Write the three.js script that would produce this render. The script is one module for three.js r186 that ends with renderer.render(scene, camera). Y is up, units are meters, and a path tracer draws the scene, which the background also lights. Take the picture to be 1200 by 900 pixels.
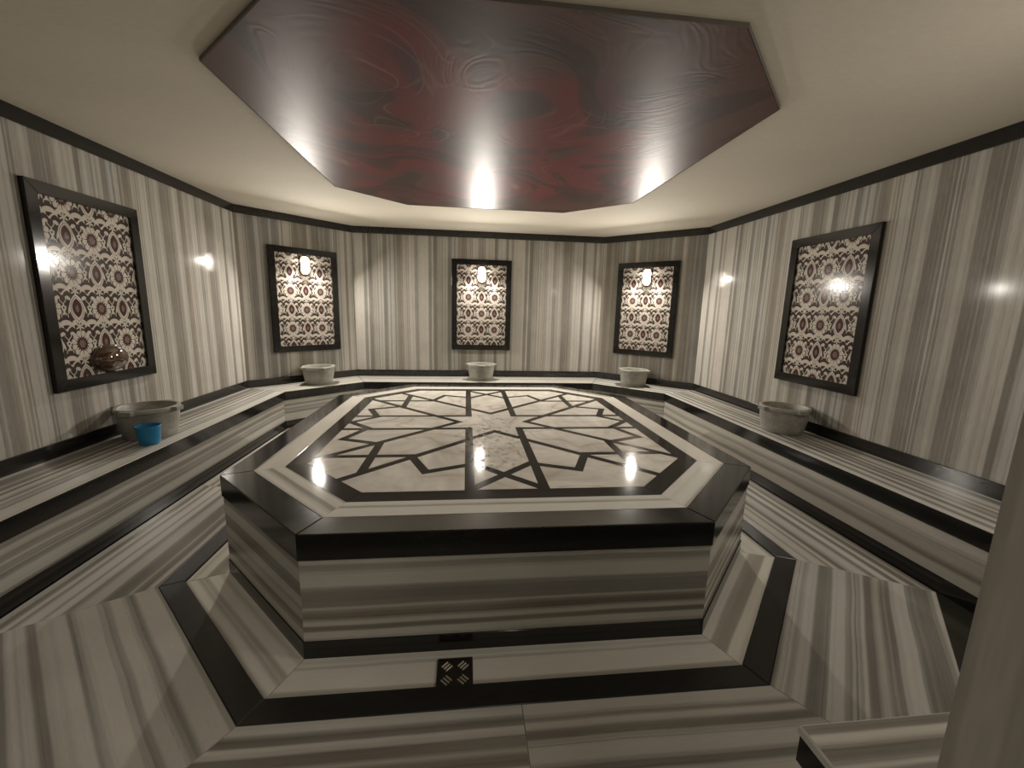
import * as THREE from 'three';
import { mergeGeometries, toCreasedNormals } from 'three/addons/utils/BufferGeometryUtils.js';
import { RectAreaLightUniformsLib } from 'three/addons/lights/RectAreaLightUniformsLib.js';
import { RoundedBoxGeometry } from 'three/addons/geometries/RoundedBoxGeometry.js';

RectAreaLightUniformsLib.init();
const S = 0.85;                                   // survey units to metres
const scene = new THREE.Scene();
scene.background = new THREE.Color(0x000000);

// ---------------------------------------------------------------- camera
const camera = new THREE.PerspectiveCamera(2 * Math.atan(450 / 490.8) * 180 / Math.PI, 4 / 3, 0.02, 60);
{
  const P = 0.17444, Y = 0.10993, R = -0.0251;
  const turn = (x, y, z) => {
    [x, y] = [Math.cos(R) * x + Math.sin(R) * y, -Math.sin(R) * x + Math.cos(R) * y];
    [y, z] = [Math.cos(P) * y + Math.sin(P) * z, -Math.sin(P) * y + Math.cos(P) * z];
    [x, z] = [Math.cos(Y) * x - Math.sin(Y) * z, Math.sin(Y) * x + Math.cos(Y) * z];
    return new THREE.Vector3(x, y, z);
  };
  const m = new THREE.Matrix4().makeBasis(turn(1, 0, 0), turn(0, 1, 0), turn(0, 0, 1));
  camera.quaternion.setFromRotationMatrix(m);
  camera.position.set(-0.234 * S, 1.6 * S, 3.341 * S);
}
scene.add(camera);

// ---------------------------------------------------------------- light and exposure (each lamp carries its own light, see wallLamp)
const EXPOSURE = 1.24;
const LAMP_COLOR = new THREE.Color(1.0, 0.93, 0.83);
const LAMP_FACE = 3500;        // radiance of the area light in front of a lamp's glass
const LOBBY_FACE = 5.2;        // radiance of the lobby's ceiling lamp
const LAMP_GLOW = 48;          // what the eye sees of the glass itself

const renderer = new THREE.WebGLRenderer({ antialias: true });
renderer.toneMapping = THREE.LinearToneMapping;
renderer.toneMappingExposure = EXPOSURE;
renderer.shadowMap.enabled = true;

// ---------------------------------------------------------------- helpers
let seedState = 20240611;
const rnd = () => { seedState = (seedState * 1664525 + 1013904223) >>> 0; return seedState / 4294967296; };
const taken = new Map();
function numbered(name) {
  const n = taken.get(name) || 0; taken.set(name, n + 1);
  return n ? `${name}_${String(n).padStart(3, '0')}` : name;
}
function group(name) { const g = new THREE.Group(); g.name = numbered(name); scene.add(g); return g; }
function tag(o, label, category, grp, kind) {
  o.userData.label = label;
  if (category) o.userData.category = category;
  if (grp) o.userData.group = grp;
  if (kind) o.userData.kind = kind;
  return o;
}
function part(name, geo, mat, parent) {
  const m = new THREE.Mesh(geo, mat); m.name = name; m.castShadow = m.receiveShadow = true;
  parent.add(m); return m;
}
const sub = (a, b) => [a[0] - b[0], a[1] - b[1]];
const unit = a => { const l = Math.hypot(a[0], a[1]); return [a[0] / l, a[1] / l]; };
const area2 = P => P.reduce((s, p, i) => { const q = P[(i + 1) % P.length]; return s + p[0] * q[1] - q[0] * p[1]; }, 0) / 2;
// offset every edge of a polygon inwards, by one distance or one per edge
function inset(P, d) {
  const n = P.length, sgn = Math.sign(area2(P)), D = i => (Array.isArray(d) ? d[i] : d);
  const L = P.map((a, i) => { const t = unit(sub(P[(i + 1) % n], a)); const nr = [-t[1] * sgn, t[0] * sgn]; return [[a[0] + nr[0] * D(i), a[1] + nr[1] * D(i)], t]; });
  return P.map((_, i) => {
    const [p, t] = L[(i + n - 1) % n], [q, s] = L[i];
    const det = t[0] * -s[1] + s[0] * t[1];
    if (Math.abs(det) < 1e-9) return q;
    const k = ((q[0] - p[0]) * -s[1] + s[0] * (q[1] - p[1])) / det;
    return [p[0] + t[0] * k, p[1] + t[1] * k];
  });
}
// a slab standing on a footprint in x,z: chamfered top (or bottom) edge, uv in metres along and across the stone's stripes
const LX = 2.4, LY = 1.5;
function prism(P0, y0, y1, { bevel = 0.002, dir = null, side = 'h', ou = rnd(), ov = rnd(), low = false } = {}) {
  let P = P0.map(p => [...p]);
  if (area2(P) > 0) P.reverse();
  const I = bevel > 0 ? inset(P, bevel) : P;
  const pos = [], uv = [], n = P.length;
  if (!dir) dir = unit(sub(P[1], P[0]));
  const tuv = p => [(p[0] * dir[0] + p[1] * dir[1]) / LX + ou, (-p[0] * dir[1] + p[1] * dir[0]) / LY + ov];
  const tri = (a, b, c, ua, ub, uc) => { pos.push(...a, ...b, ...c); uv.push(...ua, ...ub, ...uc); };
  const top = low ? P : I, bot = low ? I : P;
  const ti = THREE.ShapeUtils.triangulateShape(P.map(p => new THREE.Vector2(p[0], -p[1])), []);
  for (const [a, b, c] of ti) {
    const up = (top[b][1] - top[a][1]) * (top[c][0] - top[a][0]) - (top[b][0] - top[a][0]) * (top[c][1] - top[a][1]) > 0;
    const [B, C] = up ? [b, c] : [c, b];
    const at = (Q, i, y) => [Q[i][0], y, Q[i][1]];
    tri(at(top, a, y1), at(top, B, y1), at(top, C, y1), tuv(top[a]), tuv(top[B]), tuv(top[C]));
    tri(at(bot, a, y0), at(bot, C, y0), at(bot, B, y0), tuv(bot[a]), tuv(bot[C]), tuv(bot[B]));
  }
  for (let i = 0; i < n; i++) {
    const j = (i + 1) % n, t = unit(sub(P[j], P[i])), s = p => p[0] * t[0] + p[1] * t[1];
    const rows = low ? [[I, y0], [P, y0 + bevel], [P, y1]] : [[P, y0], [P, y1 - bevel], [I, y1]];
    for (let r = 0; r < 2; r++) {
      const [A, ya] = rows[r], [B, yb] = rows[r + 1];
      if (A === B && Math.abs(ya - yb) < 1e-9) continue;
      const q = [[A[i], ya], [A[j], ya], [B[j], yb], [B[i], yb]];
      const V = q.map(([p, y]) => [p[0], y, p[1]]);
      const U = q.map(([p, y]) => (side === 'v' ? [y / LX + ou, s(p) / LY + ov] : [s(p) / LX + ou, y / LY + ov]));
      tri(V[0], V[1], V[2], U[0], U[1], U[2]); tri(V[0], V[2], V[3], U[0], U[2], U[3]);
    }
  }
  const g = new THREE.BufferGeometry();
  g.setAttribute('position', new THREE.Float32BufferAttribute(pos, 3));
  g.setAttribute('uv', new THREE.Float32BufferAttribute(uv, 2));
  g.computeVertexNormals();
  return g;
}

// ---------------------------------------------------------------- procedural textures
function lattice(seed, n) {
  let s = seed >>> 0; const a = new Float32Array(n);
  for (let i = 0; i < n; i++) { s = (s * 1664525 + 1013904223) >>> 0; a[i] = s / 4294967296; }
  return a;
}
const sm = t => t * t * (3 - 2 * t);
function noise1(L, x, n) { x = ((x % n) + n) % n; const i = Math.floor(x), f = sm(x - i); return L[i] * (1 - f) + L[(i + 1) % n] * f; }
function noise2(L, x, y, nx, ny) {
  x = ((x % nx) + nx) % nx; y = ((y % ny) + ny) % ny;
  const i = Math.floor(x), j = Math.floor(y), f = sm(x - i), g = sm(y - j), i1 = (i + 1) % nx, j1 = (j + 1) % ny;
  const a = L[j * nx + i], b = L[j * nx + i1], c = L[j1 * nx + i], d = L[j1 * nx + i1];
  return (a * (1 - f) + b * f) * (1 - g) + (c * (1 - f) + d * f) * g;
}
function dataTex(w, h, fill, srgb = true) {
  const d = new Uint8Array(w * h * 4);
  for (let y = 0; y < h; y++) for (let x = 0; x < w; x++) {
    const c = fill(x / w, y / h), k = (y * w + x) * 4;
    d[k] = c[0]; d[k + 1] = c[1]; d[k + 2] = c[2]; d[k + 3] = 255;
  }
  const t = new THREE.DataTexture(d, w, h);
  t.wrapS = t.wrapT = THREE.RepeatWrapping; t.magFilter = THREE.LinearFilter; t.minFilter = THREE.LinearMipmapLinearFilter; t.generateMipmaps = true;
  if (srgb) t.colorSpace = THREE.SRGBColorSpace;
  t.needsUpdate = true; return t;
}
const mix = (a, b, t) => a + (b - a) * t, clamp = (t, a = 0, b = 1) => Math.min(b, Math.max(a, t));
// banded marble: stripes run along u (2.4 m), follow one another along v (1.5 m)
function bandedMarble(seed, { broad = 14, medium = 38, fine = 150, light = [182, 178, 170], dark = [126, 122, 114], line = [98, 93, 86], wob = 0.003, amount = 1, cut = 0.45, grain = 1, edge = 0.42, mixA = 0.34, mixB = 0.5, even = 0 }) {
  const La = lattice(seed, broad), Lb = lattice(seed + 7, medium), Lc = lattice(seed + 13, fine), Ld = lattice(seed + 19, 420), Lw = lattice(seed + 29, 64 * 64), Ls = lattice(seed + 31, 64 * 512), Lh = lattice(seed + 37, broad);
  return dataTex(1024, 1024, (u, v) => {
    const w = v + wob * ((noise2(Lw, u * 3, v * 5, 3, 5) - 0.5) * 2 + (noise2(Lw, u * 9 + 3, v * 16, 9, 16) - 0.5) * 0.8 + (noise2(Lw, u * 30, v * 60, 30, 60) - 0.5) * 0.18);
    let b = noise1(Lb, w * medium, medium); const a = noise1(La, w * broad, broad), c = noise1(Lc, w * fine, fine), d = noise1(Ld, w * 420, 420);
    if (even) b = mix(b, 0.5 + 0.5 * Math.sin(6.2832 * (w * even + noise1(Lh, w * broad, broad) * 1.2)), 0.5);
    let t = a * mixA + b * mixB + c * mix(0.16, 0.32, grain) + d * 0.12 * grain - 0.12 + (1 - grain) * 0.14;
    t = sm(clamp((t - cut + edge * 0.48) / edge)) * amount * mix(0.72, 1, noise2(Lw, u * 5 + 1, v * 24, 5, 24));
    const thin = sm(clamp((Math.abs(c - 0.5) < 0.06 && b > 0.45 ? 1 : 0) * (0.06 - Math.abs(c - 0.5)) / 0.05)) * noise2(Lw, u * 4, v * 40, 4, 40);
    const speck = (noise2(Ls, u * 64, v * 512, 64, 512) - 0.5) * mix(3, 12, grain) + (noise2(Lw, u * 14, v * 14, 14, 14) - 0.5) * 8;
    const warm = (noise1(Lh, w * broad + 0.37, broad) - 0.5) * 5;
    return [0, 1, 2].map(k => clamp(mix(mix(light[k], dark[k], t), line[k], thin * 0.6) + speck + warm * (1 - k) , 0, 255));
  });
}
const T_WALL = [bandedMarble(11, { broad: 14, medium: 40, fine: 120 }), bandedMarble(57, { broad: 12, medium: 44, fine: 130 })];
const T_LOW = [bandedMarble(91, { broad: 12, medium: 52, fine: 130, wob: 0.004, light: [196, 193, 185], dark: [120, 117, 110], line: [92, 88, 82], cut: 0.5, grain: 0.3, edge: 0.34, mixA: 0.18, mixB: 0.62, even: 19 }),
  bandedMarble(133, { broad: 10, medium: 46, fine: 120, wob: 0.005, light: [194, 191, 183], dark: [122, 119, 112], line: [94, 90, 84], cut: 0.5, grain: 0.3, edge: 0.36, mixA: 0.18, mixB: 0.62, even: 16 })];
const T_PALE = bandedMarble(201, { broad: 10, medium: 40, fine: 100, wob: 0.006, light: [222, 219, 210], dark: [156, 152, 142], line: [130, 125, 115], cut: 0.6, grain: 0.2, edge: 0.34, mixA: 0.2, mixB: 0.6 });
const T_CREAM = (() => {
  const La = lattice(5, 64 * 64);
  return dataTex(1024, 1024, (u, v) => {
    const wx = u + (noise2(La, u * 6, v * 6, 6, 6) - 0.5) * 0.09, wy = v + (noise2(La, u * 6 + 2, v * 6 + 3, 6, 6) - 0.5) * 0.09;
    const c = noise2(La, wx * 9, wy * 9, 9, 9), d = noise2(La, wx * 26, wy * 26, 26, 26), e = noise2(La, wx * 60, wy * 60, 60, 60);
    const vein = Math.pow(1 - Math.abs(noise2(La, wx * 14 + 5, wy * 10, 14, 10) - 0.5) * 2, 9) * noise2(La, u * 7, v * 7 + 1, 7, 7);
    const t = (c - 0.5) * 26 + (d - 0.5) * 18 + (e - 0.5) * 12;
    return [clamp(226 + t - vein * 34, 0, 255), clamp(221 + t - vein * 46, 0, 255), clamp(211 + t - vein * 52, 0, 255)];
  });
})();
const T_BLACK = (() => {
  const La = lattice(77, 128 * 128);
  return dataTex(512, 512, (u, v) => {
    const a = noise2(La, u * 12, v * 12, 12, 12), b = noise2(La, u * 128, v * 128, 128, 128), c = noise2(La, u * 40, v * 40, 40, 40);
    const t = (a - 0.5) * 4 + (b - 0.5) * 8 + (c - 0.5) * 3;
    return [31 + t, 30 + t, 28 + t].map(x => clamp(x, 0, 255));
  });
})();
const T_GREY = (() => {
  const La = lattice(177, 64 * 64);
  return dataTex(512, 512, (u, v) => {
    const t = (noise2(La, u * 6, v * 6, 6, 6) - 0.5) * 26 + (noise2(La, u * 22, v * 22, 22, 22) - 0.5) * 18 + (noise2(La, u * 60, v * 60, 60, 60) - 0.5) * 16;
    return [148 + t, 145 + t, 136 + t].map(x => clamp(x, 0, 255));
  });
})();
const T_PLASTER = (() => {
  const La = lattice(277, 128 * 128);
  return dataTex(512, 512, (u, v) => {
    const t = (noise2(La, u * 5, v * 5, 5, 5) - 0.5) * 6 + (noise2(La, u * 128, v * 128, 128, 128) - 0.5) * 5;
    return [206 + t, 199 + t, 184 + t].map(x => clamp(x, 0, 255));
  });
})();
const std = o => new THREE.MeshPhysicalMaterial(o);
const M = {
  wall: T_WALL.map(map => std({ map, roughness: 0.11, specularIntensity: 0.09 })),
  low: T_LOW.map(map => std({ map, roughness: 0.22, specularIntensity: 0.35 })),
  pale: std({ map: T_PALE, roughness: 0.075, specularIntensity: 0.05 }),
  cream: std({ map: T_CREAM, roughness: 0.075, specularIntensity: 0.05 }),
  black: std({ map: T_BLACK, roughness: 0.12 }),
  blackDull: std({ map: T_BLACK, roughness: 0.3 }),
  inlay: std({ color: 0x413e39, roughness: 0.09, specularIntensity: 0.07 }),
  basin: std({ map: T_GREY, roughness: 0.45 }),
  plaster: std({ map: T_PLASTER, roughness: 0.85 }),
  core: std({ color: 0x6f6a62, roughness: 0.9 }),
  joint: std({ color: 0x55504a, roughness: 0.9 }),
  greenStone: std({ color: 0x2c2d26, roughness: 0.16 }),
  steel: std({ color: 0x4b453f, metalness: 0.85, roughness: 0.4 }),
  steelBright: std({ color: 0xd8d2c6, metalness: 0.9, roughness: 0.3 }),
  pit: std({ color: 0x0c0b0a, roughness: 0.9 }),
  brass: std({ color: 0x8a6a3a, metalness: 0.9, roughness: 0.35 }),
  amber: std({ color: 0x4a3520, roughness: 0.06, metalness: 0.25, clearcoat: 1, clearcoatRoughness: 0.04 }),
  blue: std({ color: 0x2a8cbc, roughness: 0.35, transmission: 0.25, thickness: 0 }),
  glow: std({ color: 0xfff4e0, emissive: LAMP_COLOR, emissiveIntensity: LAMP_GLOW, roughness: 0.5 }),
  lobbyGlow: std({ color: 0xfff4e0, emissive: LAMP_COLOR, emissiveIntensity: 5, roughness: 0.6 }),
  water: std({ color: 0xffffff, roughness: 0.02, transmission: 1, thickness: 0.01, ior: 1.33 }),
};
const any = a => a[Math.floor(rnd() * a.length)];

// ---------------------------------------------------------------- plan of the room (survey units * S)
const sc = P => P.map(p => [p[0] * S, p[1] * S]);
// order of octagon corners: front-left, front-right, right-front, right-back, back-right, back-left, left-back, left-front
const WALL = sc([[-1.72, 3.02], [1.72, 3.02], [3.136, 1.604], [3.136, -2.483], [1.995, -3.614], [-1.995, -3.614], [-3.136, -2.483], [-3.136, 1.604]]);
const INNER = sc([[-1.49, 2.45], [1.49, 2.45], [2.568, 1.372], [2.568, -2.247], [1.759, -3.046], [-1.759, -3.046], [-2.568, -2.247], [-2.568, 1.372]]);
const octa = (X, Z, cx, cz, oz) => sc([[-cx, Z + oz], [cx, Z + oz], [X, cz + oz], [X, -cz + oz], [cx, -Z + oz], [-cx, -Z + oz], [-X, -cz + oz], [-X, cz + oz]]);
const TABLE = octa(1.659, 1.862, 0.972, 1.16, -0.291);
const HC = 2.811 * S, HB = 0.489 * S, HT = 0.612 * S;
const SIDE = ['front', 'front_right', 'right', 'back_right', 'back', 'back_left', 'left', 'front_left'];
const edge = (P, i) => [P[i], P[(i + 1) % 8]];
const lerp = (a, b, t) => [a[0] + (b[0] - a[0]) * t, a[1] + (b[1] - a[1]) * t];

// ---------------------------------------------------------------- floor
{
  const floor = group('floor');
  tag(floor, 'striped marble floor with black and cream octagonal bands around the platform', 'floor', null, 'structure');
  part('floor_base', prism(sc([[-3.6, -4.1], [3.6, -4.1], [3.6, 5.4], [-3.6, 5.4]]), -0.16, -0.02, { bevel: 0 }), M.joint, floor);
  const base = inset(TABLE, 0.012), o1 = inset(TABLE, -0.198 * S), o2 = inset(TABLE, -0.3144 * S), gap = 0.0008;
  for (let i = 0; i < 8; i++) {
    const j = (i + 1) % 8, dir = unit(sub(TABLE[j], TABLE[i]));
    part('cream_band', prism(inset([base[i], base[j], o1[j], o1[i]], gap), -0.02, -0.009, { dir, bevel: 0.001 }), M.pale, floor);
    part('black_band', prism(inset([o1[i], o1[j], o2[j], o2[i]], gap), -0.02, 0, { dir, bevel: 0.003 }), M.blackDull, floor);
    const quad = [o2[i], o2[j], INNER[j], INNER[i]];
    const halves = i === 0 || i === 2 || i === 6 || i === 4 ? 2 : 1;
    for (let h = 0; h < halves; h++) {
      const f0 = h / halves, f1 = (h + 1) / halves;
      const q = [lerp(quad[0], quad[1], f0), lerp(quad[0], quad[1], f1), lerp(quad[3], quad[2], f1), lerp(quad[3], quad[2], f0)];
      part('floor_slab', prism(inset(q, gap), -0.02, 0, { dir, bevel: 0.001 }), M.low[i % 2], floor);
    }
  }
  for (const i of [0, 1, 7]) {                       // dark stone along the entrance side
    const j = (i + 1) % 8;
    part('dark_floor_slab', prism(inset([INNER[i], INNER[j], WALL[j], WALL[i]], gap), -0.02, 0, { bevel: 0.001 }), M.greenStone, floor);
  }
  part('entrance_slab', prism(sc([[-1.6, 3.03], [1.6, 3.03], [1.6, 5.3], [-1.6, 5.3]]), -0.02, 0, { bevel: 0.001, dir: [1, 0] }), M.low[0], floor);
}

// ---------------------------------------------------------------- walls, baseboards, trims
const OUT = inset(WALL, -0.2);
const wallWords = {
  front: 'striped marble wall with the wide entrance opening', front_right: 'diagonal striped marble wall beside the entrance bearing a lamp', right: 'long striped marble wall opposite the blue cup',
  back_right: 'diagonal striped marble wall next to the back wall, on the side away from the blue cup', back: 'striped marble back wall facing the entrance', back_left: 'diagonal striped marble wall between the back wall and the blue cup wall',
  left: 'long striped marble wall behind the bench with the blue cup', front_left: 'plain diagonal striped marble wall beside the entrance without lamp',
};
const FACE = inset(WALL, 0);                        // finished face of the marble
const BACK = inset(WALL, -0.025);                   // face of the wall core
for (let i = 0; i < 8; i++) {
  const name = SIDE[i], w = group('wall_' + name), j = (i + 1) % 8;
  tag(w, wallWords[name], 'wall', null, 'structure');
  if (i === 0) continue;
  part('wall_core', prism([BACK[i], BACK[j], OUT[j], OUT[i]], -0.02, HC, { bevel: 0 }), M.core, w);
  const L = Math.hypot(...sub(FACE[j], FACE[i])), n = L > 3.3 ? 4 : L > 2.5 ? 4 : 2;
  const dir = unit(sub(FACE[j], FACE[i])), m = M.wall[i % 2];
  for (let k = 0; k < n; k++) {
    const q = [lerp(FACE[i], FACE[j], k / n), lerp(FACE[i], FACE[j], (k + 1) / n), lerp(BACK[i], BACK[j], (k + 1) / n), lerp(BACK[i], BACK[j], k / n)];
    part('marble_slab', prism(inset(q, [0, 0.0005, 0, 0.0005]), 0, HC, { bevel: 0, side: 'v', dir }), m, w);
  }
}
{                                                     // the entrance wall, with its opening
  const w = scene.getObjectByName('wall_front');
  const z0 = 3.02, z1 = 3.27, x0 = -1.25, x1 = 0.272, top = 2.5 * S;   // jambs
  const box = (a, b, y0, y1, o) => prism(sc([[a, z0], [b, z0], [b, z1], [a, z1]]), y0, y1, { bevel: 0.004, side: 'v', ...o });
  part('marble_pier', box(x1, 1.72, 0, HC), M.wall[0], w);
  part('marble_pier', box(-1.72, x0, 0, HC), M.wall[0], w);
  part('marble_lintel', box(x0, x1, top, HC), M.wall[0], w);
  const ew = (name, words, P) => tag(part('marble_slab', prism(sc(P), 0, HC, { bevel: 0, side: 'v' }), M.wall[1], tag(group(name), words, 'wall', null, 'structure')), words);
  ew('wall_entry_left', 'striped marble side wall of the entry lobby, on the blue cup side', [[-1.75, 3.27], [-1.55, 3.27], [-1.55, 5.2], [-1.75, 5.2]]);
  ew('wall_entry_right', 'striped marble side wall of the entry lobby, on the lamp side', [[1.55, 3.27], [1.75, 3.27], [1.75, 5.2], [1.55, 5.2]]);
  ew('wall_entry_back', 'striped marble end wall of the entry lobby', [[-1.75, 5.2], [1.75, 5.2], [1.75, 5.4], [-1.75, 5.4]]);
}
{
  const baseIn = inset(WALL, 0.014), trimIn = inset(WALL, 0.012);
  for (let i = 1; i < 8; i++) {
    const j = (i + 1) % 8, name = SIDE[i];
    const y0 = i === 1 || i === 7 ? 0 : HB;
    const b = part(numbered('baseboard_' + name), prism([WALL[i], WALL[j], baseIn[j], baseIn[i]], y0, y0 + 0.104 * S, { bevel: 0.002 }), M.black, scene);
    tag(b, `black stone skirting strip along the ${wallWords[name]}`.split(' ').slice(0, 16).join(' '), 'baseboard', null, 'structure');
  }
  for (let i = 0; i < 8; i++) {
    const j = (i + 1) % 8;
    const t = part('trim_' + (i + 1), prism([WALL[i], WALL[j], trimIn[j], trimIn[i]], HC - 0.1 * S, HC, { bevel: 0.002, low: true }), M.black, scene);
    tag(t, `black stone cornice strip under the ceiling along the ${wallWords[SIDE[i]]}`.split(' ').slice(0, 16).join(' '), 'trim', null, 'structure');
  }
}
// ---------------------------------------------------------------- ceiling
{
  const P = sc([[-3.6, -4.1], [3.6, -4.1], [3.6, 5.4], [-3.6, 5.4]]);
  const c = part('ceiling', prism(P, HC, HC + 0.12, { bevel: 0 }), M.plaster, scene);
  tag(c, 'plain cream plaster ceiling around the dark red panel', 'ceiling', null, 'structure');
}
// the dark red printed octagonal panel under the ceiling
{
  const La = lattice(911, 64 * 64);
  const f = (x, y, n, o = 0) => noise2(La, x * n + o, y * n + o * 1.7, n, n);
  const warp = (u, v) => {
    const wx = u + (f(u, v, 4) - 0.5) * 0.42 + (f(u, v, 9, 3) - 0.5) * 0.14, wy = v + (f(u, v, 4, 2) - 0.5) * 0.42 + (f(u, v, 9, 5) - 0.5) * 0.14;
    return [wx, wy];
  };
  const red = [106, 40, 40], plum = [66, 38, 48], brown = [82, 55, 48], dark = [50, 38, 34], tan = [132, 106, 92];
  const line = (q, w) => Math.pow(clamp(1 - Math.abs(q - Math.round(q)) / w), 1.5);
  const map = dataTex(1024, 1024, (u, v) => {
    const [x, y] = warp(u, v), a = f(x, y, 7), b = f(x, y, 9, 1.3), e = f(x, y, 16, 7);
    const mid = sm(clamp((0.4 - Math.hypot(u - 0.5, (v - 0.52) * 0.9) + (f(u, v, 6, 5) - 0.5) * 0.2) * 9));   // the figured middle of the print
    const wr = sm(clamp((a - 0.16) * 5)) * mid, wp = sm(clamp((b - 0.55) * 6)) * mid, wd = sm(clamp((e - 0.62) * 7));
    const sel = sm(clamp((f(u, v, 8, 9) - 0.45) * 6)) * mix(0.25, 1, mid);
    const feather = Math.max(line(f(x, y, 6, 4) * 5, 0.05), line(f(x, y, 11, 2) * 6, 0.09) * 0.6) * sel * 0.8;
    return [0, 1, 2].map(k => mix(mix(mix(mix(brown[k], red[k], wr), plum[k], wp * 0.7), dark[k], wd * 0.6), tan[k], feather));
  });
  const bump = dataTex(1024, 1024, (u, v) => {
    const [x, y] = warp(u, v), sel = sm(clamp((f(u, v, 9, 6) - 0.38) * 5));
    const r = 0.5 + 0.5 * Math.sin((f(x, y, 14, 4) * 5 + noise2(La, x * 30, y * 60, 30, 60) * 1.8) * 6.283);
    const h = clamp(r * 0.7 * sel + f(u, v, 48, 2) * 0.3) * 255; return [h, h, h];
  }, false);
  const mat = std({ map, bumpMap: bump, bumpScale: 0.0004, roughness: 0.44, specularIntensity: 0.36 });
  const P = octa(1.575, 1.73, 0.935, 1.1, -0.27), k = 3.2;
  const g = prism(P, HC - 0.014, HC, { bevel: 0.003, low: true, dir: [1, 0], ou: 0, ov: 0 });
  const uv = g.attributes.uv, ps = g.attributes.position;
  for (let i = 0; i < uv.count; i++) uv.setXY(i, ps.getX(i) / k + 0.5, ps.getZ(i) / k + 0.6);
  const t = group('ceiling_panel');
  tag(t, 'glossy dark red octagonal panel with swirling print on the ceiling', 'ceiling panel');
  part('printed_sheet', g, mat, t);
  const o = inset(P, -0.003);
  for (let i = 0; i < 8; i++) { const j = (i + 1) % 8; part('edge_strip', prism([P[i], P[j], o[j], o[i]], HC - 0.016, HC, { bevel: 0.001, low: true }), M.core, t); }
}

// ---------------------------------------------------------------- benches round the walls
{
  const words = {
    1: null, 2: 'long striped marble wall bench opposite the one with the blue cup', 3: 'short diagonal marble bench next to the back bench, away from the blue cup',
    4: 'striped marble bench along the back wall facing the entrance', 5: 'short diagonal marble bench between the back bench and the blue cup bench', 6: 'long striped marble wall bench carrying the blue cup',
  };
  for (const i of [2, 3, 4, 5, 6]) {
    const j = (i + 1) % 8, t = group('marble_bench'), dir = unit(sub(INNER[j], INNER[i]));
    tag(t, words[i], 'bench', 'marble benches along the walls');
    let A = INNER[i], B = INNER[j], C = WALL[j], D = WALL[i]; const gp = 0.0015;
    if (i === 2) A = [2.568 * S, 2.17 * S];           // runs on to the diagonal entrance walls
    if (i === 6) B = [-2.568 * S, 2.17 * S];
    [A, B, C, D] = inset([A, B, C, D], [0, gp, gp, gp]);
    const back = d => { const q = inset([A, B, C, D], [d, 0, 0, 0]); return [q[0], q[1]]; };
    const ft = 0.112 * S, pb = 0.0966 * S;
    const [a1, b1] = back(0.016), [a2, b2] = back(0.004), [a3, b3] = back(0.034);
    part('core', prism([a3, b3, C, D], 0, HB - 0.03, { bevel: 0 }), M.core, t);
    part('seat_slab', prism([a2, b2, C, D], HB - 0.028, HB, { dir, bevel: 0.003 }), M.low[i % 2], t);
    part('black_fascia', prism([A, B, b3, a3], HB - ft, HB - 0.004, { bevel: 0.002 }), M.black, t);
    part('riser_panel', prism([a1, b1, b3, a3], pb, HB - ft, { bevel: 0 }), M.low[(i + 1) % 2], t);
    part('black_plinth', prism([back(0.008)[0], back(0.008)[1], b3, a3], 0, pb, { bevel: 0.002 }), M.black, t);
  }
  // the short bench end beside the entrance
  const t = group('marble_bench');
  tag(t, 'short marble bench end with black edge standing beside the entrance pier', 'bench', 'marble benches along the walls');
  const R = sc([[0.692, 2.458], [1.48, 2.458], [1.48, 3.018], [0.692, 3.018]]);
  part('core', prism(inset(R, 0.034), 0, HB - 0.03, { bevel: 0 }), M.core, t);
  part('seat_slab', prism(inset(R, -0.004), HB - 0.022, HB, { bevel: 0.004, dir: [1, 0] }), M.low[0], t);
  const I1 = inset(R, 0.034);
  const ring = (d, y0, y1, mat, name) => { const o = inset(R, d); for (let i = 0; i < 4; i++) part(name, prism([o[i], o[(i + 1) % 4], I1[(i + 1) % 4], I1[i]], y0, y1, { bevel: 0.001 }), mat, t); };
  ring(0, HB - 0.112 * S, HB - 0.022, M.black, 'black_fascia');
  ring(0.016, 0.0966 * S, HB - 0.112 * S, M.low[1], 'riser_panel');
  ring(0.008, 0, 0.0966 * S, M.black, 'black_plinth');
}

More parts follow.
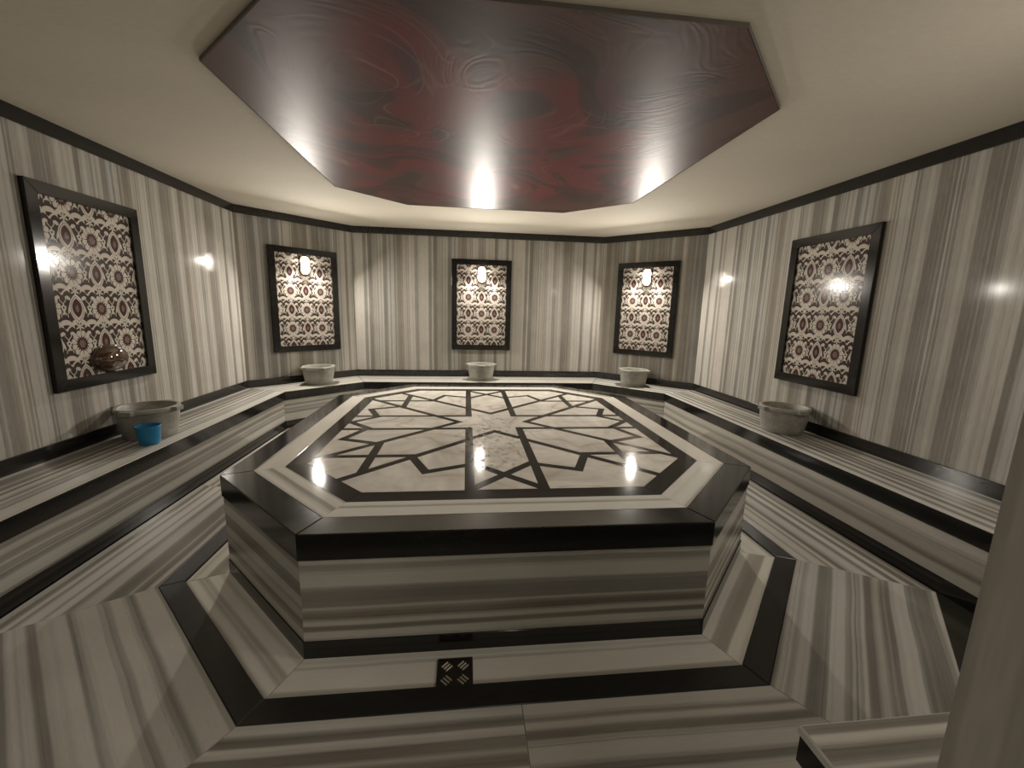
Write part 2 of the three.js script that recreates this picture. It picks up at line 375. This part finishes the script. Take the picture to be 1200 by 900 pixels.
// ---------------------------------------------------------------- the octagonal platform with its star inlay
{
  const t = group('marble_platform');
  tag(t, 'octagonal marble platform with black edge and star inlay in the middle of the room', 'platform');
  const tf = 0.1256 * S, tb = 0.0768 * S;
  const wo = inset(TABLE, 0.155 * S), wi = inset(TABLE, 0.311 * S), fi = inset(TABLE, 0.425 * S);
  const body = inset(TABLE, 0.03), sideOut = inset(TABLE, 0.006), plinth = inset(TABLE, 0.001);
  part('core', prism(body, -0.02, HT - 0.03, { bevel: 0 }), M.core, t);
  for (let i = 0; i < 8; i++) {
    const j = (i + 1) % 8, dir = unit(sub(TABLE[j], TABLE[i])), g = 0.0006;
    part('black_border_slab', prism([TABLE[i], TABLE[j], wo[j], wo[i]], HT - tf, HT, { bevel: 0.004, dir }), M.black, t);
    part('side_panel', prism([sideOut[i], sideOut[j], body[j], body[i]], tb, HT - tf, { bevel: 0 }), M.low[i % 2], t);
    part('black_plinth', prism([plinth[i], plinth[j], body[j], body[i]], -0.02, tb, { bevel: 0.002 }), M.black, t);
    part('cream_band', prism(inset([wo[i], wo[j], wi[j], wi[i]], g), HT - 0.03, HT, { bevel: 0.0008, dir }), M.pale, t);
    part('dark_band', prism(inset([wi[i], wi[j], fi[j], fi[i]], g), HT - 0.03, HT - 0.0004, { bevel: 0.0008, dir }), M.inlay, t);
  }
  part('dark_strapwork', prism(fi, HT - 0.03, HT - 0.0012, { bevel: 0 }), M.inlay, t);
  // strap lines of the eight-fold star, in survey units round the platform's centre
  const field = fi.map(p => [p[0] / S, p[1] / S + 0.291]);
  const seg = [];
  const clip = (a, b) => {                            // part of a-b inside the convex field
    let t0 = 0, t1 = 1; const d = sub(b, a), sg = Math.sign(area2(field));
    for (let i = 0; i < 8; i++) {
      const p = field[i], e = sub(field[(i + 1) % 8], p), nx = -e[1] * sg, ny = e[0] * sg;
      const num = (a[0] - p[0]) * nx + (a[1] - p[1]) * ny, den = d[0] * nx + d[1] * ny;
      if (Math.abs(den) < 1e-9) { if (num < 0) return null; continue; }
      const tt = -num / den; if (den > 0) t0 = Math.max(t0, tt); else t1 = Math.min(t1, tt);
    }
    return t0 < t1 - 1e-6 ? [lerp(a, b, t0), lerp(a, b, t1)] : null;
  };
  const put = (a, b) => { const c = clip(a, b); if (c) seg.push(c); };
  const r = 0.212;
  for (let k = 0; k < 8; k++) {
    const th = k * Math.PI / 4, ax = [Math.sin(th), Math.cos(th)], pe = [Math.cos(th), -Math.sin(th)];
    const at = (u, w) => [ax[0] * u + pe[0] * w, ax[1] * u + pe[1] * w];
    for (const s of [-1, 1]) { put(at(r, s * r), at(2.4, s * r)); put(at(1.01, s * r), at(1.434, -s * r)); }
    const e = Math.PI / 8, c = Math.cos(e) * 1.256, d = Math.sin(e) * 1.256;
    for (const s of [-1, 1]) put(at(c, s * d), at(c - (d - r) * Math.tan(e), s * r));
  }
  for (let i = 0; i < 8; i++) seg.push([field[i], field[(i + 1) % 8], true]);
  // planar graph: split at crossings, walk the faces
  const pts = [], key = p => { for (let i = 0; i < pts.length; i++) if (Math.hypot(pts[i][0] - p[0], pts[i][1] - p[1]) < 0.004) return i; pts.push(p); return pts.length - 1; };
  const cuts = seg.map(() => [0, 1]);
  for (let i = 0; i < seg.length; i++) for (let j = 0; j < seg.length; j++) {
    if (i === j) continue;
    const [a, b] = seg[i], [c, d] = seg[j], u = sub(b, a), v = sub(d, c), det = u[0] * -v[1] + v[0] * u[1];
    if (Math.abs(det) < 1e-7) continue;
    const w = sub(c, a), ta = (w[0] * -v[1] + v[0] * w[1]) / det, tb2 = (u[0] * w[1] - u[1] * w[0]) / det;
    const ea = 0.006 / Math.hypot(...u), eb = 0.006 / Math.hypot(...v);
    if (ta > -ea && ta < 1 + ea && tb2 > -eb && tb2 < 1 + eb) cuts[i].push(clamp(ta));
  }
  const nb = new Map(), isBorder = new Set();
  const link = (a, b, border) => {
    if (a === b) return;
    for (const [x, y] of [[a, b], [b, a]]) { if (!nb.has(x)) nb.set(x, new Set()); nb.get(x).add(y); if (border) isBorder.add(x + '_' + y); }
  };
  seg.forEach(([a, b, border], i) => {
    const ts = cuts[i].sort((x, y) => x - y), ids = ts.map(q => key(lerp(a, b, q)));
    for (let k = 0; k + 1 < ids.length; k++) link(ids[k], ids[k + 1], border);
  });
  let changed = true;                                  // drop loose ends
  while (changed) { changed = false; for (const [a, s] of nb) if (s.size === 1) { const [b] = s; nb.get(b).delete(a); nb.delete(a); changed = true; } }
  const ang = (a, b) => Math.atan2(pts[b][1] - pts[a][1], pts[b][0] - pts[a][0]);
  const order = new Map([...nb].map(([a, s]) => [a, [...s].sort((x, y) => ang(a, x) - ang(a, y))]));
  // inset in which edges shorter than the strap's width vanish and their neighbours meet
  const shrink = (P, D) => {
    let L = P.map((a, i) => { const t = unit(sub(P[(i + 1) % P.length], a)); return [a[0] - t[1] * D[i], a[1] + t[0] * D[i], t[0], t[1]]; });
    for (;;) {
      const n = L.length; if (n < 3) return null;
      const V = L.map((q, i) => { const p = L[(i + n - 1) % n], det = p[2] * -q[3] + q[2] * p[3]; if (Math.abs(det) < 1e-6) return [q[0], q[1]]; const k = ((q[0] - p[0]) * -q[3] + q[2] * (q[1] - p[1])) / det; return [p[0] + p[2] * k, p[1] + p[3] * k]; });
      let worst = -1e-6, at = -1;
      for (let i = 0; i < n; i++) { const d = sub(V[(i + 1) % n], V[i]), l = d[0] * L[i][2] + d[1] * L[i][3]; if (l < worst) { worst = l; at = i; } }
      if (at < 0) return V;
      L.splice(at, 1);
    }
  };
  const seen = new Set(); let count = 0;
  for (const [a, list] of order) for (const b of list) {
    if (seen.has(a + '_' + b)) continue;
    const face = []; let x = a, y = b;
    while (!seen.has(x + '_' + y)) {
      seen.add(x + '_' + y); face.push(x);
      const l = order.get(y), q = l[(l.indexOf(x) + l.length - 1) % l.length];
      [x, y] = [y, q];
    }
    let P = face.map(i => pts[i]), B = face.map((v, i) => isBorder.has(v + '_' + face[(i + 1) % face.length]));
    if (area2(P) <= 0.0005) continue;                  // the outer face winds the other way
    for (let i = 0; i < P.length && P.length > 3;) {   // merge collinear runs
      const n = P.length, p = P[(i + n - 1) % n], q = P[i], s = P[(i + 1) % n], u = unit(sub(q, p)), v = unit(sub(s, q));
      if (Math.abs(u[0] * v[1] - u[1] * v[0]) < 0.02 && B[(i + n - 1) % n] === B[i]) { P.splice(i, 1); B.splice(i, 1); } else i++;
    }
    const Q = shrink(P, B.map(z => (z ? 0.001 : 0.029)));
    if (!Q || area2(Q) < 0.0016) continue;
    const th = rnd() * 6.283;
    part('cream_inlay', prism(Q.map(p => [p[0] * S, (p[1] - 0.291) * S]), HT - 0.03, HT, { bevel: 0.0006, dir: [Math.cos(th), Math.sin(th)] }), M.cream, t);
    count++;
  }
  console.log('inlay pieces', count);
}

// ---------------------------------------------------------------- framed tile panels
const wallFrame = (i, s, off, y, o) => {              // stand a thing on wall i, s metres from its middle, off metres into the room
  const [a, b] = edge(WALL, i), d = unit(sub(b, a)), m = lerp(a, b, 0.5);
  const n = [d[1], -d[0]], inward = (n[0] * -m[0] + n[1] * -m[1]) > 0 ? n : [-n[0], -n[1]];
  const right = [inward[1], -inward[0]];              // local +x when looking out of the wall
  o.position.set(m[0] + right[0] * s + inward[0] * off, y, m[1] + right[1] * s + inward[1] * off);
  o.rotation.y = Math.atan2(inward[0], inward[1]);
  return o;
};
const PW = 0.96 * S, PH = 1.44 * S, FW = 0.085 * S, PC = 1.66 * S;
const tileMat = (() => {
  const W = 768, H = 1240, cw = W / 3.75, rh = H / 4.9;
  const c = document.createElement('canvas'); c.width = W; c.height = H; const x = c.getContext('2d');
  const b = document.createElement('canvas'); b.width = W; b.height = H; const y = b.getContext('2d');
  const DARK = '#463d39', WHITE = '#c3bbaf', RED = '#4c3230', MID = '#74665f';
  x.fillStyle = DARK; x.fillRect(0, 0, W, H); y.fillStyle = '#303030'; y.fillRect(0, 0, W, H);
  const both = (fn, col, hgt) => { x.fillStyle = x.strokeStyle = col; y.fillStyle = y.strokeStyle = hgt; fn(x); fn(y); };
  const lens = (g, px, py, w, h) => { g.beginPath(); g.moveTo(px, py - h); g.bezierCurveTo(px + w * 1.25, py - h * 0.45, px + w * 1.1, py + h * 0.5, px, py + h); g.bezierCurveTo(px - w * 1.1, py + h * 0.5, px - w * 1.25, py - h * 0.45, px, py - h); g.closePath(); };
  const scallop = (g, px, py, r, n, amp, sy = 1.15) => { g.beginPath(); for (let k = 0; k <= 120; k++) { const a = k / 120 * Math.PI * 2, q = r * (1 + amp * Math.abs(Math.sin(a * n / 2))); const X = px + Math.sin(a) * q, Y = py - Math.cos(a) * q * sy; k ? g.lineTo(X, Y) : g.moveTo(X, Y); } g.closePath(); };
  const leaf = (g, px, py, a, l, w) => { g.save(); g.translate(px, py); g.rotate(a); g.beginPath(); g.moveTo(0, 0); g.quadraticCurveTo(l * 0.45, -w, l, 0); g.quadraticCurveTo(l * 0.45, w, 0, 0); g.fill(); g.restore(); };
  const crescent = (g, px, py, w, h, f) => { g.beginPath(); g.moveTo(px - w, py + h * 0.55 * f); g.bezierCurveTo(px - w * 0.9, py - h * 1.2 * f, px + w * 0.9, py - h * 1.2 * f, px + w, py + h * 0.55 * f); g.bezierCurveTo(px + w * 0.5, py - h * 0.25 * f, px - w * 0.5, py - h * 0.25 * f, px - w, py + h * 0.55 * f); g.closePath(); g.fill(); };
  for (let i = -1; i <= 5; i++) for (let j = -1; j <= 6; j++) {
    const px = (i - 0.12 + 0.0) * cw, py = (j - 0.05) * rh, big = (i + j) % 2 !== 0;
    // stems towards the neighbours
    both(g => { g.lineWidth = cw * 0.06; g.beginPath(); g.moveTo(px, py + rh * 0.3); g.bezierCurveTo(px + cw * 0.1, py + rh * 0.5, px + cw * 0.42, py + rh * 0.42, px + cw * 0.5, py + rh * 0.62); g.stroke(); g.beginPath(); g.moveTo(px, py + rh * 0.3); g.bezierCurveTo(px - cw * 0.1, py + rh * 0.5, px - cw * 0.42, py + rh * 0.42, px - cw * 0.5, py + rh * 0.62); g.stroke(); }, WHITE, '#c0c0c0');
    // fan-shaped caps with a small dark fruit between the columns
    const qx = px + cw * 0.5, qy = py + rh * 0.46;
    both(g => crescent(g, qx, qy, cw * 0.31, rh * 0.2, 1), WHITE, '#d0d0d0');
    both(g => { g.beginPath(); g.ellipse(qx, qy + rh * 0.05, cw * 0.11, rh * 0.055, 0, 0, 7); g.fill(); }, RED, '#505050');
    // star where the stems cross
    both(g => { for (let k = 0; k < 6; k++) leaf(g, px, py + rh * 0.5, k * Math.PI / 3 + 0.52, cw * 0.2, cw * 0.06); }, WHITE, '#c8c8c8');
    // paired buds beside the stems
    both(g => { for (const q of [-1, 1]) { g.beginPath(); g.ellipse(px + q * cw * 0.19, py + rh * 0.37, cw * 0.1, rh * 0.045, q * 0.7, 0, 7); g.fill(); g.beginPath(); g.ellipse(px + q * cw * 0.3, py - rh * 0.3, cw * 0.1, rh * 0.05, -q * 0.6, 0, 7); g.fill(); } }, WHITE, '#b0b0b0');
    // side leaves
    both(g => { for (const s of [-1, 1]) { leaf(g, px + s * cw * 0.36, py + rh * 0.16, s > 0 ? -1.9 : -1.24, rh * 0.36, cw * 0.09); leaf(g, px + s * cw * 0.46, py - rh * 0.02, s > 0 ? 1.25 : 1.89, rh * 0.22, cw * 0.07); } }, WHITE, '#b8b8b8');
    // small five-petalled blossom with tendrils in each gap of the row
    both(g => { const bx = px + cw * 0.5, by = py - rh * 0.03; for (let k = 0; k < 5; k++) { g.beginPath(); g.ellipse(bx + Math.sin(k * 1.2566) * cw * 0.06, by - Math.cos(k * 1.2566) * cw * 0.06, cw * 0.045, cw * 0.045, 0, 0, 7); g.fill(); } g.lineWidth = cw * 0.03; for (const q of [-1, 1]) { g.beginPath(); g.moveTo(bx, by + cw * 0.08); g.bezierCurveTo(bx + q * cw * 0.02, by + rh * 0.2, bx + q * cw * 0.14, by + rh * 0.16, bx + q * cw * 0.12, by + rh * 0.27); g.stroke(); g.beginPath(); g.moveTo(bx, by - cw * 0.08); g.bezierCurveTo(bx + q * cw * 0.02, by - rh * 0.2, bx + q * cw * 0.16, by - rh * 0.14, bx + q * cw * 0.1, by - rh * 0.3); g.stroke(); } }, WHITE, '#b4b4b4');
    both(g => { g.beginPath(); g.arc(px + cw * 0.5, py - rh * 0.03, cw * 0.035, 0, 7); g.fill(); }, RED, '#505050');
    if (big) {
      both(g => { scallop(g, px, py, cw * 0.36, 12, 0.16); g.fill(); }, WHITE, '#e8e8e8');
      both(g => { g.lineWidth = cw * 0.02; for (let k = 0; k < 12; k++) { const a = k / 12 * 6.2832; g.beginPath(); g.moveTo(px + Math.sin(a) * cw * 0.24, py - Math.cos(a) * cw * 0.27); g.lineTo(px + Math.sin(a) * cw * 0.35, py - Math.cos(a) * cw * 0.4); g.stroke(); } }, MID, '#909090');
      both(g => { g.beginPath(); for (let k = 0; k <= 32; k++) { const a = k / 32 * 6.2832, q = cw * (k % 2 ? 0.19 : 0.27); g.lineTo(px + Math.sin(a) * q, py - Math.cos(a) * q * 1.12); } g.fill(); }, RED, '#484848');
      both(g => { scallop(g, px, py, cw * 0.1, 6, 0.3); g.fill(); }, MID, '#808080');
    } else {
      both(g => { lens(g, px, py, cw * 0.33, rh * 0.42); g.fill(); }, WHITE, '#e0e0e0');
      both(g => { g.lineWidth = cw * 0.02; lens(g, px, py, cw * 0.27, rh * 0.35); g.stroke(); }, MID, '#909090');
      both(g => { lens(g, px, py - rh * 0.02, cw * 0.21, rh * 0.27); g.fill(); }, RED, '#444444');
      both(g => { lens(g, px, py, cw * 0.08, rh * 0.11); g.fill(); }, MID, '#787878');
    }
  }
  const tx = (cv, srgb) => { const q = new THREE.CanvasTexture(cv); if (srgb) q.colorSpace = THREE.SRGBColorSpace; return q; };
  return std({ map: tx(c, true), bumpMap: tx(b, false), bumpScale: 0.0025, roughness: 0.14, specularIntensity: 0.3 });
})();
const panels = {};
function tilePanel(i, s, label) {
  const t = group('tile_panel'); tag(t, label, 'tile panel', 'framed tile panels on the walls');
  wallFrame(i, s, 0, PC - PH / 2, t);
  const iw = PW - 2 * FW, ih = PH - 2 * FW;
  const sheet = part('patterned_tiles', new THREE.BoxGeometry(iw + 0.004, ih + 0.004, 0.012), tileMat, t);
  sheet.position.set(0, PH / 2, 0.007);
  const bar = (name, pts) => {                          // mitred frame moulding
    const shape = new THREE.Shape(pts.map(p => new THREE.Vector2(...p)));
    part(name, new THREE.ExtrudeGeometry(shape, { depth: 0.026, bevelEnabled: true, bevelThickness: 0.003, bevelSize: 0.003, bevelOffset: -0.003, bevelSegments: 2 }), M.black, t).position.z = 0.001;
  };
  const x = PW / 2, a = x - FW, y0 = 0, y1 = PH;
  bar('frame_rail', [[-x, y0], [x, y0], [a, y0 + FW], [-a, y0 + FW]]);
  bar('frame_rail', [[-a, y1 - FW], [a, y1 - FW], [x, y1], [-x, y1]]);
  bar('frame_stile', [[-x, y0], [-a, y0 + FW], [-a, y1 - FW], [-x, y1]]);
  bar('frame_stile', [[a, y0 + FW], [x, y0], [x, y1], [a, y1 - FW]]);
  return t;
}
const panelWall = { left: [6, 0], back_left: [5, 0], back: [4, 0], back_right: [3, 0], right: [2, 0] };
// places along each wall (metres from the wall's middle, + to the right when facing the wall from the room)
const zPanel = -0.365;                                  // survey z of the side wall panels
const sideS = (zPanel - (1.604 - 2.483) / 2) * S;
const along = { left: -sideS, back_left: 0.04 * S, back: 0, back_right: -0.03 * S, right: sideS };
const wallIndex = { left: 6, back_left: 5, back: 4, back_right: 3, right: 2, front_right: 1 };
const panelWords = {
  left: 'black framed floral tile panel above the blue cup, with an amber dome at its foot',
  back_left: 'black framed floral tile panel with a lamp on the diagonal wall towards the blue cup',
  back: 'black framed floral tile panel with a lamp on the back wall facing the entrance',
  back_right: 'black framed floral tile panel with a lamp on the far diagonal wall',
  right: 'black framed floral tile panel without a lamp or dome, opposite the blue cup',
};
for (const k of Object.keys(panelWords)) panels[k] = tilePanel(wallIndex[k], along[k], panelWords[k]);

// ---------------------------------------------------------------- wall lamps: frosted half-capsule glass on a back plate
function wallLamp(i, s, label, off, power = 1) {
  const t = group('wall_lamp'); tag(t, label, 'lamp', 'lit wall lamps');
  wallFrame(i, s, off, 2.15 * S, t);
  const plate = new THREE.Mesh(new RoundedBoxGeometry(0.11, 0.22, 0.012, 3, 0.005), M.brass); plate.name = 'back_plate'; plate.position.z = 0.006; plate.castShadow = plate.receiveShadow = true; t.add(plate);
  const prof = []; const R = 0.048, H = 0.2;
  for (let k = 0; k <= 10; k++) { const a = k / 10 * Math.PI / 2; prof.push(new THREE.Vector2(Math.sin(a) * R, -H / 2 + R - Math.cos(a) * R)); }
  for (let k = 0; k <= 10; k++) { const a = k / 10 * Math.PI / 2; prof.push(new THREE.Vector2(Math.cos(a) * R, H / 2 - R + Math.sin(a) * R)); }
  const g = new THREE.LatheGeometry(prof, 20, -Math.PI / 2, Math.PI);
  g.scale(1, 1, 0.75);
  part('frosted_glass', g, M.glow, t).position.z = 0.012;
  const l = new THREE.RectAreaLight(LAMP_COLOR, LAMP_FACE * power, 0.05, 0.07);
  l.position.set(0, 0, 0.058); l.rotation.order = 'YXZ'; l.rotation.set(-0.7, Math.PI, 0); t.add(l);   // faces into the room, a little downwards
  return t;
}
wallLamp(5, along.back_left, 'lit frosted lamp on the tile panel of the diagonal wall towards the blue cup', 0.02);
wallLamp(4, 0, 'lit frosted lamp on the tile panel of the back wall', 0.02);
wallLamp(3, along.back_right, 'lit frosted lamp on the tile panel of the diagonal wall away from the blue cup', 0.02);
wallLamp(1, 0, 'lit frosted lamp on the diagonal wall beside the entrance', 0.001, 0.12);
// ---------------------------------------------------------------- flat ceiling lamp of the entry lobby, behind the camera
{
  const t = group('lobby_lamp'); tag(t, 'square flat ceiling lamp in the entry lobby behind the opening', 'lamp');
  t.position.set(0.85 * S, HC, 4.15 * S);
  const w = 0.9;
  const f = new RoundedBoxGeometry(w + 0.05, 0.03, w + 0.05, 3, 0.008); f.translate(0, -0.0155, 0);
  part('housing', f, M.plaster, t);
  const d = new THREE.BoxGeometry(w, 0.006, w); d.translate(0, -0.034, 0);
  part('diffuser', d, M.lobbyGlow, t);
  const l = new THREE.RectAreaLight(LAMP_COLOR, LOBBY_FACE, w, w);
  l.position.set(0, -0.04, 0); l.rotation.x = -Math.PI / 2; t.add(l);
}

// ---------------------------------------------------------------- marble basins
const basinProto = (() => {
  const t = new THREE.Group();
  const R = 0.186, H = 0.215, P = [[0, 0], [0.146, 0], [0.152, 0.006], [0.16, 0.05], [0.172, 0.11], [0.176, 0.16], [0.176, 0.178], [0.183, 0.184], [R, 0.192], [R, 0.208], [0.181, H], [0.164, H], [0.159, 0.208], [0.155, 0.17], [0.142, 0.1], [0.11, 0.05], [0.05, 0.034], [0, 0.032]].map(p => new THREE.Vector2(...p));
  const g = toCreasedNormals(new THREE.LatheGeometry(P, 48), 0.7);
  part('bowl', g, M.basin, t);
  for (let k = 0; k < 4; k++) {
    const s = new THREE.Shape([[-0.042, 0], [0.042, 0], [0.034, 0.03], [-0.034, 0.03]].map(p => new THREE.Vector2(...p)));
    const e = new THREE.ExtrudeGeometry(s, { depth: 0.022, bevelEnabled: true, bevelSize: 0.004, bevelThickness: 0.004, bevelSegments: 2 });
    e.rotateX(Math.PI / 2); e.translate(0, H - 0.006, R - 0.008); e.rotateY(k * Math.PI / 2);
    part('lug_handle', e, M.basin, t);
  }
  return t;
})();
function basin(i, s, label) {
  const t = basinProto.clone(); t.name = numbered('marble_basin'); scene.add(t);
  tag(t, label, 'basin', 'carved grey marble basins on the bench');
  return wallFrame(i, s, 0.222, HB + 0.0005, t);
}
basin(6, along.left, 'grey marble basin with lugs standing on the bench behind the blue cup');
basin(5, along.back_left, 'grey marble basin on the diagonal bench towards the blue cup');
basin(4, 0, 'grey marble basin on the back bench facing the entrance');
basin(3, along.back_right, 'grey marble basin on the diagonal bench away from the blue cup');
basin(2, along.right, 'grey marble basin on the long bench opposite the blue cup');

// ---------------------------------------------------------------- blue cup
{
  const t = group('plastic_cup'); tag(t, 'translucent blue plastic cup standing in front of a marble basin', 'cup');
  const P = [[0, 0], [0.05, 0], [0.055, 0.005], [0.062, 0.06], [0.068, 0.12], [0.071, 0.122], [0.071, 0.126], [0.066, 0.126], [0.06, 0.06], [0.052, 0.007], [0, 0.006]].map(p => new THREE.Vector2(...p));
  part('body', toCreasedNormals(new THREE.LatheGeometry(P, 36), 0.7), M.blue, t);
  const rim = new THREE.TorusGeometry(0.069, 0.0035, 8, 36); rim.rotateX(Math.PI / 2); rim.translate(0, 0.125, 0);
  part('rim', rim, M.blue, t);
  t.position.set((-2.6 - 0.118) * S, HB + 0.0005, -0.12 * S);
}
// ---------------------------------------------------------------- amber dome at the foot of the cup wall's panel
{
  const t = group('wall_dome'); tag(t, 'glossy amber brown dome mounted at the foot of a tile panel', 'dome');
  wallFrame(6, along.left + 0.0, 0.0135, 1.03 * S, t);
  const g = new THREE.SphereGeometry(1, 40, 24, 0, Math.PI); g.scale(0.14, 0.09, 0.07);
  part('dome', g, M.amber, t).position.set(0, 0.09, 0.004);
  const ring = new THREE.TorusGeometry(1, 0.045, 8, 48); ring.scale(0.141, 0.091, 0.09);
  part('rim', ring, M.amber, t).position.set(0, 0.09, 0.004);
}
// ---------------------------------------------------------------- floor drain in the cream band
{
  const t = group('floor_drain'); tag(t, 'square metal floor drain with diagonal slots in the cream band', 'drain');
  const c = [-0.278 * S, 1.705 * S], h = 0.08 * S;
  t.position.set(c[0], -0.009, c[1]);
  const box = (w, y0, y1, d, x, z, mat, name) => { const g = new THREE.BoxGeometry(w, y1 - y0, d); g.translate(x, (y0 + y1) / 2, z); return part(name, g, mat, t); };
  const plate = box(2 * h, 0, 0.004, 2 * h, 0, 0, M.steel, 'plate');
  for (const s of [-1, 1]) { box(2 * h, 0, 0.007, 0.006, 0, s * (h - 0.003), M.steel, 'frame_bar'); box(0.006, 0, 0.007, 2 * h - 0.012, s * (h - 0.003), 0, M.steel, 'frame_bar'); }
  for (const sx of [-1, 1]) for (const sz of [-1, 1]) for (const k of [-1, 0, 1]) {
    const g = new RoundedBoxGeometry(0.032, 0.004, 0.006, 2, 0.0018);
    const m = part('slot_bar', g, M.steelBright, plate), a = sz < 0 ? Math.PI / 4 : -Math.PI / 4;
    const nx = Math.sin(a), nz = Math.cos(a);
    m.position.set(sx * 0.031 + nx * k * 0.0125, 0.0055, sz * 0.031 + nz * k * 0.0125); m.rotation.y = a;
  }
}
// ---------------------------------------------------------------- water beads splashed over the middle of the platform
{
  const g = new THREE.SphereGeometry(1, 10, 5, 0, Math.PI * 2, 0, Math.PI / 2);
  const n = 700, w = new THREE.InstancedMesh(g, M.water, n), m = new THREE.Matrix4();
  for (let k = 0; k < n; k++) {
    const a = rnd() * 6.283, q = Math.pow(rnd(), 0.7) * 0.62, r = 0.002 + Math.pow(rnd(), 3) * 0.012;
    m.compose(new THREE.Vector3(-0.03 + Math.cos(a) * q * 0.4, HT, (0.15 + Math.sin(a) * q * 1.15) * S), new THREE.Quaternion(), new THREE.Vector3(r * (0.8 + rnd() * 0.8), 0.0014 + r * 0.12, r * (0.8 + rnd() * 0.8)));
    w.setMatrixAt(k, m);
  }
  w.name = 'water_beads'; w.castShadow = w.receiveShadow = true; scene.add(w);
  tag(w, 'water beads splashed over the middle of the star inlay', 'water', null, 'stuff');
}

renderer.render(scene, camera);
